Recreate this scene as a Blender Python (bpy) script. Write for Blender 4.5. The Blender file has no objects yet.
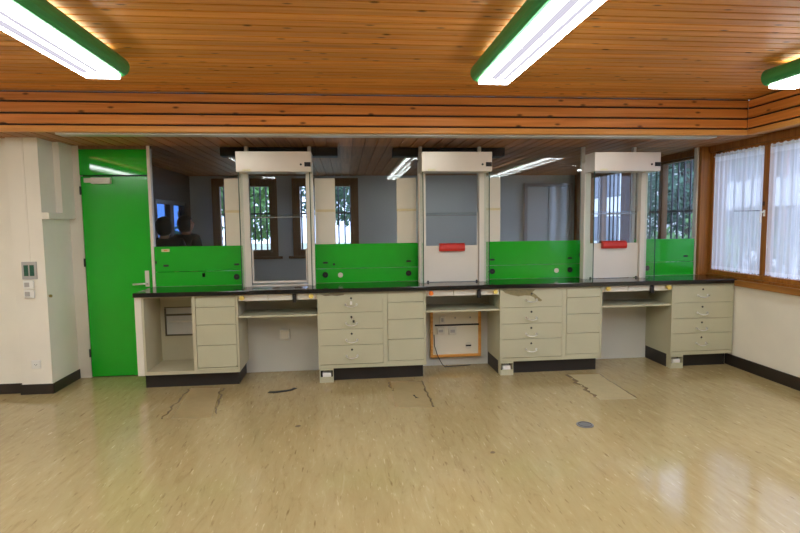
import bpy, bmesh, math, random
from mathutils import Vector, Matrix
random.seed(7)
S = bpy.context.scene
COL = S.collection
PI = math.pi

# ------------------------------------------------------------------ materials
def new_mat(name):
    m = bpy.data.materials.new(name); m.use_nodes = True
    nt = m.node_tree; nt.nodes.clear()
    out = nt.nodes.new('ShaderNodeOutputMaterial')
    return m, nt, out
def nd(nt, t, **k):
    n = nt.nodes.new(t)
    for a, b in k.items(): setattr(n, a, b)
    return n
def srgb(r, g, b):
    f = lambda c: (c/255/12.92) if c/255 <= 0.04045 else ((c/255+0.055)/1.055)**2.4
    return (f(r), f(g), f(b), 1)
def ramp(nt, stops):
    r = nd(nt, 'ShaderNodeValToRGB')
    e = r.color_ramp.elements
    while len(e) < len(stops): e.new(0.5)
    for i, (p, c) in enumerate(stops): e[i].position = p; e[i].color = c
    return r
def coords(nt, scale=(1,1,1), rot=(0,0,0)):
    tc = nd(nt, 'ShaderNodeTexCoord'); mp = nd(nt, 'ShaderNodeMapping')
    mp.inputs['Scale'].default_value = scale; mp.inputs['Rotation'].default_value = rot
    nt.links.new(tc.outputs['Object'], mp.inputs['Vector'])
    return mp.outputs['Vector'], tc
def paint(name, col, rough=0.5, var=0.06, scale=6, metal=0.0, spec=0.5, bump=0.0, coat=0.0):
    """painted / plain surface: base colour with a soft mottling and fine bump"""
    m, nt, out = new_mat(name); L = nt.links.new
    b = nd(nt, 'ShaderNodeBsdfPrincipled')
    v, _ = coords(nt)
    n = nd(nt, 'ShaderNodeTexNoise'); n.inputs['Scale'].default_value = scale; n.inputs['Detail'].default_value = 4
    L(v, n.inputs['Vector'])
    lo = tuple(c*(1-var) for c in col[:3])+(1,); hi = tuple(min(1, c*(1+var)) for c in col[:3])+(1,)
    r = ramp(nt, [(0.3, lo), (0.7, hi)])
    L(n.outputs['Fac'], r.inputs['Fac']); L(r.outputs['Color'], b.inputs['Base Color'])
    b.inputs['Roughness'].default_value = rough; b.inputs['Metallic'].default_value = metal
    b.inputs['Specular IOR Level'].default_value = spec
    b.inputs['Coat Weight'].default_value = coat; b.inputs['Coat Roughness'].default_value = 0.05
    if bump:
        n2 = nd(nt, 'ShaderNodeTexNoise'); n2.inputs['Scale'].default_value = 120; L(v, n2.inputs['Vector'])
        bp = nd(nt, 'ShaderNodeBump'); bp.inputs['Strength'].default_value = bump; bp.inputs['Distance'].default_value = 0.002
        L(n2.outputs['Fac'], bp.inputs['Height']); L(bp.outputs['Normal'], b.inputs['Normal'])
    L(b.outputs[0], out.inputs[0])
    return m
def wood(name, c_dark, c_mid, c_light, along='X', plank=0.1, across='Y', rough=0.38, knots=True, off=0.0):
    """varnished softwood: long grain, each board its own tone, a few knots"""
    m, nt, out = new_mat(name); L = nt.links.new
    b = nd(nt, 'ShaderNodeBsdfPrincipled')
    tc = nd(nt, 'ShaderNodeTexCoord'); sp = nd(nt, 'ShaderNodeSeparateXYZ'); L(tc.outputs['Object'], sp.inputs[0])
    # board index
    ad = nd(nt, 'ShaderNodeMath', operation='ADD'); L(sp.outputs[across], ad.inputs[0]); ad.inputs[1].default_value = off+100*plank
    dv = nd(nt, 'ShaderNodeMath', operation='DIVIDE'); L(ad.outputs[0], dv.inputs[0]); dv.inputs[1].default_value = plank
    fl = nd(nt, 'ShaderNodeMath', operation='FLOOR'); L(dv.outputs[0], fl.inputs[0])
    wn = nd(nt, 'ShaderNodeTexWhiteNoise', noise_dimensions='1D'); oi = nd(nt, 'ShaderNodeObjectInfo'); om = nd(nt, 'ShaderNodeMath', operation='MULTIPLY_ADD'); L(oi.outputs['Random'], om.inputs[0]); om.inputs[1].default_value = 91; L(fl.outputs[0], om.inputs[2])
    L(om.outputs[0], wn.inputs['W'])
    # shift the grain per board
    sh = nd(nt, 'ShaderNodeMath', operation='MULTIPLY'); L(wn.outputs['Value'], sh.inputs[0]); sh.inputs[1].default_value = 37
    cb = nd(nt, 'ShaderNodeCombineXYZ')
    for a in 'XYZ':
        if a == along:
            s = nd(nt, 'ShaderNodeMath', operation='ADD'); L(sp.outputs[a], s.inputs[0]); L(sh.outputs[0], s.inputs[1]); L(s.outputs[0], cb.inputs[a])
        else: L(sp.outputs[a], cb.inputs[a])
    mp = nd(nt, 'ShaderNodeMapping'); L(cb.outputs[0], mp.inputs['Vector'])
    mp.inputs['Scale'].default_value = tuple(1.2 if a == along else 34 for a in 'XYZ')
    n = nd(nt, 'ShaderNodeTexNoise'); n.inputs['Scale'].default_value = 1.0; n.inputs['Detail'].default_value = 5; n.inputs['Distortion'].default_value = 0.6
    L(mp.outputs[0], n.inputs['Vector'])
    r = ramp(nt, [(0.28, c_dark), (0.5, c_mid), (0.75, c_light)]); L(n.outputs['Fac'], r.inputs['Fac'])
    hv = nd(nt, 'ShaderNodeHueSaturation'); L(r.outputs['Color'], hv.inputs['Color'])
    mr = nd(nt, 'ShaderNodeMapRange'); L(wn.outputs['Value'], mr.inputs['Value']); mr.inputs['To Min'].default_value = 0.86; mr.inputs['To Max'].default_value = 1.14
    L(mr.outputs[0], hv.inputs['Value'])
    c = hv.outputs['Color']
    if knots:
        sk = nd(nt, 'ShaderNodeSeparateXYZ'); L(cb.outputs[0], sk.inputs[0])
        ck = nd(nt, 'ShaderNodeCombineXYZ'); L(sk.outputs[along], ck.inputs['X']); L(sk.outputs[across], ck.inputs['Y'])
        mk = nd(nt, 'ShaderNodeMapping'); L(ck.outputs[0], mk.inputs['Vector'])
        mk.inputs['Scale'].default_value = (3.0, 0.75/plank, 1)
        vo = nd(nt, 'ShaderNodeTexVoronoi', voronoi_dimensions='2D'); vo.inputs['Scale'].default_value = 1.0; L(mk.outputs[0], vo.inputs['Vector'])
        lt = nd(nt, 'ShaderNodeMapRange'); L(vo.outputs['Distance'], lt.inputs['Value'])
        lt.inputs['From Min'].default_value = 0.035; lt.inputs['From Max'].default_value = 0.10
        lt.inputs['To Min'].default_value = 0.85; lt.inputs['To Max'].default_value = 0.0
        sc = nd(nt, 'ShaderNodeSeparateColor'); L(vo.outputs['Color'], sc.inputs[0])
        gt = nd(nt, 'ShaderNodeMath', operation='GREATER_THAN'); L(sc.outputs[0], gt.inputs[0]); gt.inputs[1].default_value = 0.35
        mu = nd(nt, 'ShaderNodeMath', operation='MULTIPLY'); L(lt.outputs[0], mu.inputs[0]); L(gt.outputs[0], mu.inputs[1])
        mx = nd(nt, 'ShaderNodeMix', data_type='RGBA'); L(mu.outputs[0], mx.inputs['Factor']); L(c, mx.inputs[6]); mx.inputs[7].default_value = tuple(x*0.16 for x in c_dark[:3])+(1,)
        c = mx.outputs[2]
    L(c, b.inputs['Base Color']); b.inputs['Roughness'].default_value = rough
    b.inputs['Specular IOR Level'].default_value = 0.35
    bp = nd(nt, 'ShaderNodeBump'); bp.inputs['Strength'].default_value = 0.12; bp.inputs['Distance'].default_value = 0.001
    L(n.outputs['Fac'], bp.inputs['Height']); L(bp.outputs['Normal'], b.inputs['Normal'])
    L(b.outputs[0], out.inputs[0])
    return m
def emit(name, col, strength):
    m, nt, out = new_mat(name)
    e = nd(nt, 'ShaderNodeEmission'); e.inputs['Color'].default_value = col; e.inputs['Strength'].default_value = strength
    nt.links.new(e.outputs[0], out.inputs[0]); return m
def glass(name, tint, ior=1.25, edge=None, gloss=0.03):
    """thin sheet glass: tinted see-through plus a Fresnel mirror layer"""
    m, nt, out = new_mat(name); L = nt.links.new
    t = nd(nt, 'ShaderNodeBsdfTransparent'); t.inputs['Color'].default_value = tint
    g = nd(nt, 'ShaderNodeBsdfGlossy'); g.inputs['Roughness'].default_value = gloss
    lw = nd(nt, 'ShaderNodeLayerWeight'); lw.inputs['Blend'].default_value = 0.5
    pw = nd(nt, 'ShaderNodeMath', operation='POWER'); L(lw.outputs['Facing'], pw.inputs[0]); pw.inputs[1].default_value = 4
    r0 = ((ior-1)/(ior+1))**2
    f = nd(nt, 'ShaderNodeMapRange'); L(pw.outputs[0], f.inputs['Value']); f.inputs['To Min'].default_value = r0; f.inputs['To Max'].default_value = 0.6
    mx = nd(nt, 'ShaderNodeMixShader'); L(f.outputs[0], mx.inputs[0]); L(t.outputs[0], mx.inputs[1]); L(g.outputs[0], mx.inputs[2])
    L(mx.outputs[0], out.inputs[0]); return m
def floor_mat(name):
    """worn linoleum, streaks running towards the cabinets"""
    m, nt, out = new_mat(name); L = nt.links.new
    b = nd(nt, 'ShaderNodeBsdfPrincipled')
    v, _ = coords(nt, (13, 2.6, 1), (0, 0, math.radians(-4)))
    n = nd(nt, 'ShaderNodeTexNoise'); n.inputs['Scale'].default_value = 1.6; n.inputs['Detail'].default_value = 7; n.inputs['Roughness'].default_value = 0.65; n.inputs['Distortion'].default_value = 0.8
    L(v, n.inputs['Vector'])
    r = ramp(nt, [(0.22, srgb(150, 129, 86)), (0.42, srgb(168, 148, 106)), (0.60, srgb(174, 155, 113)), (0.82, srgb(190, 174, 136))]); L(n.outputs['Fac'], r.inputs['Fac'])
    # sparse dark flecks, long along Y
    v2, _ = coords(nt, (27, 4.5, 1), (0, 0, math.radians(-3)))
    n2 = nd(nt, 'ShaderNodeTexNoise'); n2.inputs['Scale'].default_value = 1.5; n2.inputs['Detail'].default_value = 3; L(v2, n2.inputs['Vector'])
    r2 = ramp(nt, [(0.645, (0,0,0,1)), (0.77, (.85,.85,.85,1))]); L(n2.outputs['Fac'], r2.inputs['Fac'])
    mu = nd(nt, 'ShaderNodeMath', operation='MULTIPLY'); L(r2.outputs['Color'], mu.inputs[0]); mu.inputs[1].default_value = 0.75
    mx = nd(nt, 'ShaderNodeMix', data_type='RGBA'); L(mu.outputs[0], mx.inputs['Factor']); L(r.outputs['Color'], mx.inputs[6]); mx.inputs[7].default_value = srgb(112, 86, 46)
    # light flecks
    n4 = nd(nt, 'ShaderNodeTexNoise'); n4.inputs['Scale'].default_value = 2.3; n4.inputs['Detail'].default_value = 3; L(v2, n4.inputs['Vector'])
    r4 = ramp(nt, [(0.64, (0,0,0,1)), (0.80, (.7,.7,.7,1))]); L(n4.outputs['Fac'], r4.inputs['Fac'])
    mx4 = nd(nt, 'ShaderNodeMix', data_type='RGBA'); L(r4.outputs['Color'], mx4.inputs['Factor']); L(mx.outputs[2], mx4.inputs[6]); mx4.inputs[7].default_value = srgb(222, 206, 166)
    # broad wear
    v3, _ = coords(nt, (0.9, 0.5, 1))
    n3 = nd(nt, 'ShaderNodeTexNoise'); n3.inputs['Scale'].default_value = 1.5; n3.inputs['Detail'].default_value = 3; L(v3, n3.inputs['Vector'])
    hv = nd(nt, 'ShaderNodeHueSaturation'); L(mx4.outputs[2], hv.inputs['Color'])
    mr = nd(nt, 'ShaderNodeMapRange'); L(n3.outputs['Fac'], mr.inputs['Value']); mr.inputs['To Min'].default_value = 0.86; mr.inputs['To Max'].default_value = 1.12; L(mr.outputs[0], hv.inputs['Value'])
    L(hv.outputs['Color'], b.inputs['Base Color'])
    b.inputs['Roughness'].default_value = 0.12
    b.inputs['Specular IOR Level'].default_value = 0.5
    L(b.outputs[0], out.inputs[0]); return m
def curtain_mat(name, opaque):
    m, nt, out = new_mat(name); L = nt.links.new
    d = nd(nt, 'ShaderNodeBsdfDiffuse'); d.inputs['Color'].default_value = (0.66, 0.66, 0.68, 1)
    t = nd(nt, 'ShaderNodeBsdfTranslucent'); t.inputs['Color'].default_value = (0.9, 0.9, 0.92, 1)
    m1 = nd(nt, 'ShaderNodeMixShader'); m1.inputs[0].default_value = 0.55; L(d.outputs[0], m1.inputs[1]); L(t.outputs[0], m1.inputs[2])
    tr = nd(nt, 'ShaderNodeBsdfTransparent')
    v, _ = coords(nt, (1, 60, 0.6)); n = nd(nt, 'ShaderNodeTexNoise'); n.inputs['Scale'].default_value = 1; n.inputs['Detail'].default_value = 2; L(v, n.inputs['Vector'])
    mr = nd(nt, 'ShaderNodeMapRange'); L(n.outputs['Fac'], mr.inputs['Value']); mr.inputs['From Min'].default_value = 0.3; mr.inputs['From Max'].default_value = 0.7
    mr.inputs['To Min'].default_value = opaque-0.14; mr.inputs['To Max'].default_value = min(1, opaque+0.14)
    m2 = nd(nt, 'ShaderNodeMixShader'); L(mr.outputs[0], m2.inputs[0]); L(tr.outputs[0], m2.inputs[1]); L(m1.outputs[0], m2.inputs[2])
    L(m2.outputs[0], out.inputs[0]); return m

W_D, W_M, W_L = srgb(194, 126, 54), srgb(214, 144, 66), srgb(226, 164, 88)
M = {}
M['ceiling'] = wood('varnished_ceiling_pine', W_D, W_M, W_L, 'X', 0.09, 'Y', 0.42, off=-.05)
M['beam'] = wood('varnished_beam_pine', srgb(190, 116, 50), srgb(210, 134, 62), srgb(224, 154, 84), 'X', 0.0935, 'Z', 0.42, off=0.02)
M['beam_y'] = wood('varnished_side_beam_pine', srgb(190, 116, 50), srgb(210, 134, 62), srgb(224, 154, 84), 'Y', 0.0935, 'Z', 0.42, off=0.02)
M['lip'] = wood('varnished_moulding_pine', srgb(200, 134, 62), srgb(218, 154, 78), srgb(230, 172, 98), 'X', 0.5, 'Z', 0.4, knots=False)  # lighter than the beam pine: light on the moulding is in the colour
M['lip_y'] = wood('varnished_side_moulding_pine', srgb(200, 134, 62), srgb(218, 154, 78), srgb(230, 172, 98), 'Y', 0.5, 'Z', 0.4, knots=False)  # same lit tone painted into the side moulding
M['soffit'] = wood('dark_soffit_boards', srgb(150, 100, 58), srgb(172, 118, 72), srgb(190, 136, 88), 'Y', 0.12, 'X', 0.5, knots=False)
M['frame'] = wood('brown_window_wood', srgb(126, 76, 26), srgb(150, 94, 36), srgb(170, 112, 50), 'Z', 0.7, 'Y', 0.4)
M['frame_y'] = wood('brown_sill_wood', srgb(140, 88, 34), srgb(166, 108, 46), srgb(188, 130, 62), 'Y', 0.7, 'Z', 0.35, knots=False)
M['far_frame'] = wood('dark_window_wood', srgb(118, 84, 52), srgb(138, 102, 66), srgb(152, 116, 78), 'Z', 0.7, 'X', 0.5, knots=False)
M['wall'] = paint('cream_wall_paint', srgb(234, 228, 214), 0.8, 0.03, 3, bump=0.15)
M['wall_low'] = paint('grey_white_panel', srgb(206, 204, 196), 0.6, 0.03, 3)
M['far_wall'] = paint('blue_grey_wall_paint', srgb(208, 212, 210), 0.7, 0.04, 2)
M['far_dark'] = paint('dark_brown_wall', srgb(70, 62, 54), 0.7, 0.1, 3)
M['base'] = paint('dark_brown_baseboard', srgb(42, 34, 28), 0.45, 0.1)
M['floor'] = floor_mat('streaked_linoleum')
M['green'] = paint('bright_green_laminate', srgb(28, 178, 38), 0.16, 0.03, 2, coat=0.15)
M['green_gloss'] = paint('glossy_green_laminate', srgb(28, 178, 38), 0.04, 0.02, 2)
M['green_lamp'] = paint('green_lamp_enamel', srgb(60, 150, 84), 0.35, 0.03)
M['cab'] = paint('grey_beige_steel', srgb(186, 182, 154), 0.42, 0.03, 4)
M['cab_in'] = paint('grey_beige_inside', srgb(186, 178, 150), 0.6, 0.05, 4)
M['cab_white'] = paint('pale_enamel', srgb(222, 216, 202), 0.4, 0.03, 4)
M['worn'] = paint('worn_bare_patch', srgb(132, 120, 82), 0.6, 0.18, 30)
M['top'] = paint('black_worktop', srgb(20, 20, 21), 0.12, 0.1, 10, spec=0.6)
M['black'] = paint('matt_black', srgb(18, 18, 18), 0.6, 0.1)
M['plinth'] = paint('black_plinth', srgb(34, 29, 27), 0.5, 0.1)
M['dark'] = paint('dark_grey_metal', srgb(46, 44, 42), 0.45, 0.08)
M['hood'] = paint('pale_hood_enamel', srgb(226, 218, 206), 0.38, 0.025, 3)
M['hood_metal'] = paint('brushed_pale_metal', srgb(214, 204, 190), 0.34, 0.04, 3, metal=0.35)
M['white'] = paint('white_plastic', srgb(232, 230, 224), 0.4, 0.02)
M['grey'] = paint('light_grey_plastic', srgb(176, 172, 168), 0.5, 0.03)
M['red'] = paint('red_plastic', srgb(196, 40, 26), 0.5, 0.05)
M['yellow'] = paint('yellow_plastic', srgb(222, 196, 100), 0.4, 0.05)
M['orange'] = paint('orange_plastic', srgb(226, 120, 40), 0.4, 0.05)
M['chrome'] = paint('chrome', srgb(226, 224, 216), 0.28, 0.03, metal=0.55)
M['brass'] = paint('brass', srgb(180, 150, 80), 0.3, 0.05, metal=0.8)
M['alu'] = paint('aluminium', srgb(196, 196, 190), 0.35, 0.05, metal=0.2)
M['cream'] = paint('cream_panel', srgb(234, 226, 208), 0.5, 0.03, 3)
M['strip'] = paint('yellowed_strip', srgb(226, 210, 166), 0.5, 0.04)
M['label'] = paint('pale_label', srgb(214, 206, 160), 0.6, 0.08, 90)
M['sign'] = paint('dark_green_plate', srgb(28, 84, 62), 0.4, 0.25, 60)
M['olive'] = paint('olive_shelf_edge', srgb(92, 84, 62), 0.6, 0.08)
M['steel'] = paint('grey_floor_steel', srgb(112, 112, 114), 0.45, 0.08, 40)
M['grime'] = paint('black_grime', srgb(104, 86, 58), 0.7, 0.3, 30)
M['patch'] = None
M['glass'] = glass('smoky_partition_glass', (0.92, 0.94, 0.94, 1), 1.4)
M['sash_glass'] = glass('sash_glass', (0.90, 0.92, 0.92, 1), 1.4)
M['side_glass'] = glass('hood_side_glass', (0.93, 0.97, 0.95, 1), 1.3)
M['glass_edge'] = paint('green_glass_edge', srgb(30, 70, 56), 0.15, 0.05)
M['win_glass'] = glass('window_glass', (0.97, 0.98, 0.98, 1), 1.15)
M['dark_win_glass'] = glass('tinted_window_glass', (0.26, 0.40, 0.62, 1), 1.3)
M['curtain'] = curtain_mat('sheer_white_curtain', 0.72)
M['lace'] = curtain_mat('gathered_white_lace', 0.86)
M['tube'] = emit('lamp_light', (0.94, 0.99, 0.98, 1), 9.0)
M['uplight'] = emit('lamp_uplight', (1.0, 0.86, 0.62, 1), 2.2)
M['louvre'] = emit('translucent_louvre', (0.90, 0.86, 1.0, 1), 0.25)
M['far_tube'] = emit('far_lamp_light', (0.94, 0.97, 1.0, 1), 6.0)  # added fill for the room behind, no lamp known there
M['leaf'] = paint('tree_leaves', srgb(84, 128, 62), 0.6, 0.35, 8)
M['leaf_d'] = paint('dark_tree_leaves', srgb(52, 92, 66), 0.6, 0.35, 8)
M['bark'] = paint('tree_bark', srgb(84, 70, 56), 0.9, 0.2, 20)
M['grass'] = paint('lawn_and_path', srgb(158, 166, 140), 0.9, 0.2, 1)
M['house'] = paint('white_render', srgb(226, 226, 226), 0.9, 0.03)
M['roof'] = paint('red_brown_roof_tiles', srgb(178, 106, 88), 0.9, 0.12, 5)
M['house_win'] = paint('dark_house_glazing', srgb(86, 96, 110), 0.2, 0.1)
M['bar'] = paint('dark_iron', srgb(44, 48, 56), 0.5, 0.1)
M['skin'] = paint('skin', srgb(180, 130, 104), 0.55, 0.05)
M['cloth'] = paint('black_cloth', srgb(26, 25, 28), 0.9, 0.15, 20)
M['hair'] = paint('dark_hair', srgb(24, 20, 18), 0.6, 0.2, 30)

# ------------------------------------------------------------------ mesh helpers
def bm_new(): return bmesh.new()
def _merge(bm, tmp):
    me = bpy.data.meshes.new('tmp'); tmp.to_mesh(me); tmp.free(); bm.from_mesh(me); bpy.data.meshes.remove(me)
def box(bm, x0, x1, y0, y1, z0, z1, bev=0.0, seg=2):
    t = bmesh.new(); bmesh.ops.create_cube(t, size=1)
    for v in t.verts:
        v.co = ((x0+x1)/2+v.co.x*(x1-x0), (y0+y1)/2+v.co.y*(y1-y0), (z0+z1)/2+v.co.z*(z1-z0))
    if bev:
        bev = min(bev, 0.45*min(abs(x1-x0), abs(y1-y0), abs(z1-z0)))
        bmesh.ops.bevel(t, geom=t.edges[:], offset=bev, segments=seg, profile=0.5, affect='EDGES')
    _merge(bm, t); return bm
def cyl(bm, p0, p1, r, seg=20, r2=None, bev=0):
    p0, p1 = Vector(p0), Vector(p1); d = p1-p0
    t = bmesh.new(); bmesh.ops.create_cone(t, cap_ends=True, segments=seg, radius1=r, radius2=r if r2 is None else r2, depth=d.length)
    if bev:
        ed = [e for e in t.edges if len(e.link_faces) == 2 and any(len(f.verts) > 4 for f in e.link_faces)]
        bmesh.ops.bevel(t, geom=ed, offset=bev, segments=2, profile=0.5, affect='EDGES')
    q = Vector((0,0,1)).rotation_difference(d.normalized())
    bmesh.ops.transform(t, matrix=Matrix.Translation((p0+p1)/2) @ q.to_matrix().to_4x4(), verts=t.verts)
    for f in t.faces: f.smooth = len(f.verts) == 4
    _merge(bm, t); return bm
def tube(bm, pts, r, seg=10):
    pts = [Vector(p) for p in pts]; rings = []
    t = bmesh.new(); nrm = None
    for i, p in enumerate(pts):
        d = (pts[min(i+1, len(pts)-1)]-pts[max(i-1, 0)]).normalized()
        if nrm is None:
            a = Vector((0,0,1)) if abs(d.z) < .9 else Vector((1,0,0)); nrm = d.cross(a).normalized()
        else: nrm = (nrm-d*nrm.dot(d)).normalized()
        bn = d.cross(nrm)
        rings.append([t.verts.new(p+(nrm*math.cos(2*PI*k/seg)+bn*math.sin(2*PI*k/seg))*r) for k in range(seg)])
    for a, b in zip(rings, rings[1:]):
        for k in range(seg): t.faces.new((a[k], a[(k+1)%seg], b[(k+1)%seg], b[k])).smooth = True
    t.faces.new(rings[0][::-1]); t.faces.new(rings[-1])
    _merge(bm, t); return bm
def prism(bm, poly, axis, a0, a1):
    """poly in the two other axes (in order), extruded along axis"""
    t = bmesh.new()
    def P(u, v, w): return {'X': (w, u, v), 'Y': (u, w, v), 'Z': (u, v, w)}[axis]
    A = [t.verts.new(P(u, v, a0)) for u, v in poly]; B = [t.verts.new(P(u, v, a1)) for u, v in poly]
    n = len(poly)
    t.faces.new(A); t.faces.new(B[::-1])
    for i in range(n): t.faces.new((A[i], B[i], B[(i+1)%n], A[(i+1)%n]))
    bmesh.ops.recalc_face_normals(t, faces=t.faces)
    _merge(bm, t); return bm
def B(*a, **k): return box(bmesh.new(), *a, **k)
def root_loc(o):
    while o.parent: o = o.parent
    return o.location.copy()
def obj(name, bm, mat, parent=None, origin=None):
    """link one mesh object; parts are stored relative to their thing's base"""
    me = bpy.data.meshes.new(name)
    if parent: off = root_loc(parent)
    elif origin: off = Vector(origin)
    else:
        xs = [v.co for v in bm.verts]
        off = Vector(((min(v.x for v in xs)+max(v.x for v in xs))/2, (min(v.y for v in xs)+max(v.y for v in xs))/2, min(v.z for v in xs)))
    bmesh.ops.translate(bm, vec=-off, verts=bm.verts)
    bm.to_mesh(me); bm.free()
    o = bpy.data.objects.new(name, me); COL.objects.link(o)
    if mat: me.materials.append(mat)
    if parent: o.parent = parent
    else: o.location = off
    return o
def tag(o, label, cat, group=None):
    o['label'] = label; o['category'] = cat
    if group: o['group'] = group
    return o
def thing(name, loc, label, cat, group=None):
    o = bpy.data.objects.new(name, None); COL.objects.link(o); o.location = loc; o.empty_display_size = 0.1
    return tag(o, label, cat, group)
def struct(name, bm, mat, label=None, cat=None, parent=None):
    o = obj(name, bm, mat, parent)
    if not parent:
        o['kind'] = 'structure'
        if label: o['label'] = label
        if cat: o['category'] = cat
    return o

# ------------------------------------------------------------------ key measures (metres)
WX, CZ, SZ = 3.925, 2.60, 2.28          # right wall, room ceiling, soffit / far ceiling
LX, BY, FY = -5.2, -4.0, 8.85          # left wall, wall behind the camera, far wall
PY = 5.5                               # partition plane
FACE = 5.0                             # cabinet fronts
CT = 0.90                              # worktop height

# ------------------------------------------------------------------ shell
struct('floor', B(LX-.1, WX+.1, BY-.1, FY+.1, -0.1, 0.0), M['floor'], 'streaked beige linoleum floor', 'floor')
def boards(bm, axis, a0, a1, lo, hi, w, z, th=0.02, gap=0.004, dp=.005):
    """tongue and groove boards: bevelled strips side by side along axis"""
    n = int((hi-lo)/w+.5)
    for i in range(n):
        p, q = lo+i*w, min(hi, lo+(i+1)*w)
        prof = [(p, z+th), (p, z+dp), (p+gap, z+dp), (p+gap, z+.001), (p+gap+.001, z), (q-gap-.001, z), (q-gap, z+.001), (q-gap, z+dp), (q, z+dp), (q, z+th)]
        if axis == 'X': prism(bm, prof, 'X', a0, a1)
        else:           prism(bm, prof, 'Y', a0, a1)
    return bm
cb = boards(bmesh.new(), 'X', LX, WX, BY, 4.7, 0.09, CZ, gap=0.0075, dp=.018)
struct('ceiling', cb, M['ceiling'], 'pine board ceiling of the near room', 'ceiling')
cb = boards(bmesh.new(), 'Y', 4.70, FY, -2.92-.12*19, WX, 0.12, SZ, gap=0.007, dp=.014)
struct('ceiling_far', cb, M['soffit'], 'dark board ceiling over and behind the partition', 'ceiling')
struct('wall_left', B(LX-.1, LX, BY, 5.2, 0, 2.75), M['wall'])
struct('wall_rear', B(LX, WX, BY-.1, BY, 0, 2.75), M['wall'])
# front beam: three boards with open gaps, dark backing
for nm, z0, z1 in (('trim_1', 2.523, 2.586), ('trim_2', 2.430, 2.507), ('trim_3', 2.338, 2.414)):
    struct(nm, B(LX, 3.71, 4.66, 4.69, z0, z1, bev=.004), M['beam'], 'horizontal pine board of the cross beam', 'beam')
struct('trim_4', B(LX, 3.71, 4.650, 4.70, 2.272, 2.322, bev=.006), M['lip'], 'pale pine moulding along the bottom of the cross beam', 'moulding')
struct('trim_5', B(LX, 3.74, 4.692, 4.70, 2.322, 2.6), M['black'], 'dark backing behind the beam boards', 'beam')
for nm, z0, z1 in (('trim_6', 2.523, 2.586), ('trim_7', 2.430, 2.507), ('trim_8', 2.338, 2.414)):
    struct(nm, B(3.71, 3.74, BY, 4.66, z0, z1, bev=.004), M['beam_y'], 'pine board of the beam along the window wall', 'beam')
struct('trim_9', B(3.70, 3.78, BY, 4.650, 2.272, 2.322, bev=.006), M['lip_y'], 'pale pine moulding under the window side beam', 'moulding')
struct('trim_10', B(3.742, 3.75, BY, 4.69, 2.322, 2.6), M['black'], 'dark backing behind the side beam boards', 'beam')
struct('trim_11', B(3.75, WX, BY, 4.70, 2.29, 2.32), M['frame_y'], 'wooden soffit above the windows', 'soffit')

# right wall: pieces around the window openings
wins = [(0.57, 2.05), (2.20, 3.68), (3.89, 5.44), (5.66, 7.04), (7.28, 8.56)]   # openings in Y; first two added out of view to let in daylight
bm = bmesh.new()
box(bm, WX, WX+.2, BY, FY+.2, 0, 0.83)
struct('wall_right', bm, M['wall'], 'cream wall below the windows', 'wall')
bm = bmesh.new(); ys = [BY]+[v for w in wins for v in w]+[FY+.2]
for a, b in zip(ys[::2], ys[1::2]): box(bm, WX-.012, WX+.2, a, b, 0.915, 2.215)
box(bm, WX-.012, WX+.2, BY, FY+.2, 2.215, 2.60)
box(bm, WX-.012, WX+.2, BY, FY+.2, 0.83, 0.915)
struct('trim_12', bm, M['frame'], 'brown wood cladding around the windows', 'panelling')
struct('trim_13', B(WX-.045, WX-.012, BY, 4.963, 0.832, 0.892, bev=.005), M['frame_y'], 'wooden window sill', 'sill')

def window_frame(name, y0, y1, z0, z1, mats, xc, label, handle=False):
    """two casement sashes with a middle post, in the X wall"""
    root = thing(name, (xc, (y0+y1)/2, z0), label, 'window'); root['kind'] = 'structure'
    f = bmesh.new(); w = .05
    box(f, xc-.04, xc+.03, y0, y0+w, z0, z1, bev=.004); box(f, xc-.04, xc+.03, y1-w, y1, z0, z1, bev=.004)
    box(f, xc-.04, xc+.03, y0+w, y1-w, z0, z0+.045, bev=.004); box(f, xc-.04, xc+.03, y0+w, y1-w, z1-.03, z1, bev=.004)
    ym = (y0+y1)/2; box(f, xc-.045, xc+.03, ym-.035, ym+.035, z0+.045, z1-.03, bev=.004)
    obj('frame', f, mats[0], root)
    for a, b in ((y0+w, ym-.035), (ym+.035, y1-w)):
        obj('pane', B(xc-.003, xc+.003, a, b, z0+.045, z1-.03), mats[1], root)
    if handle:
        h = bmesh.new(); box(h, xc-.053, xc-.045, ym-.010, ym+.014, 1.525, 1.585, bev=.003)
        box(h, xc-.088, xc-.074, ym-.004, ym+.010, 1.465, 1.572, bev=.005); cyl(h, (xc-.045, ym+.003, 1.562), (xc-.084, ym+.003, 1.562), .007)
        o = obj('handle', h, M['white'], root); o['label'] = 'white lever handle'
    return root
wl = ['window nearest the camera side of the window wall, outside the view', 'second window of the window wall, outside the view',
      'brown framed window with two white curtains right of the worktop', 'barred window behind the glass beside the far right green panel', 'barred window seen through the rightmost hood']
for i, (a, b) in enumerate(wins):
    window_frame('window_%d' % (i+1), a, b, .915, 2.215, (M['frame'] if i < 3 else M['far_frame'], M['win_glass']), WX+.045, wl[i], i == 2)

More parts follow.
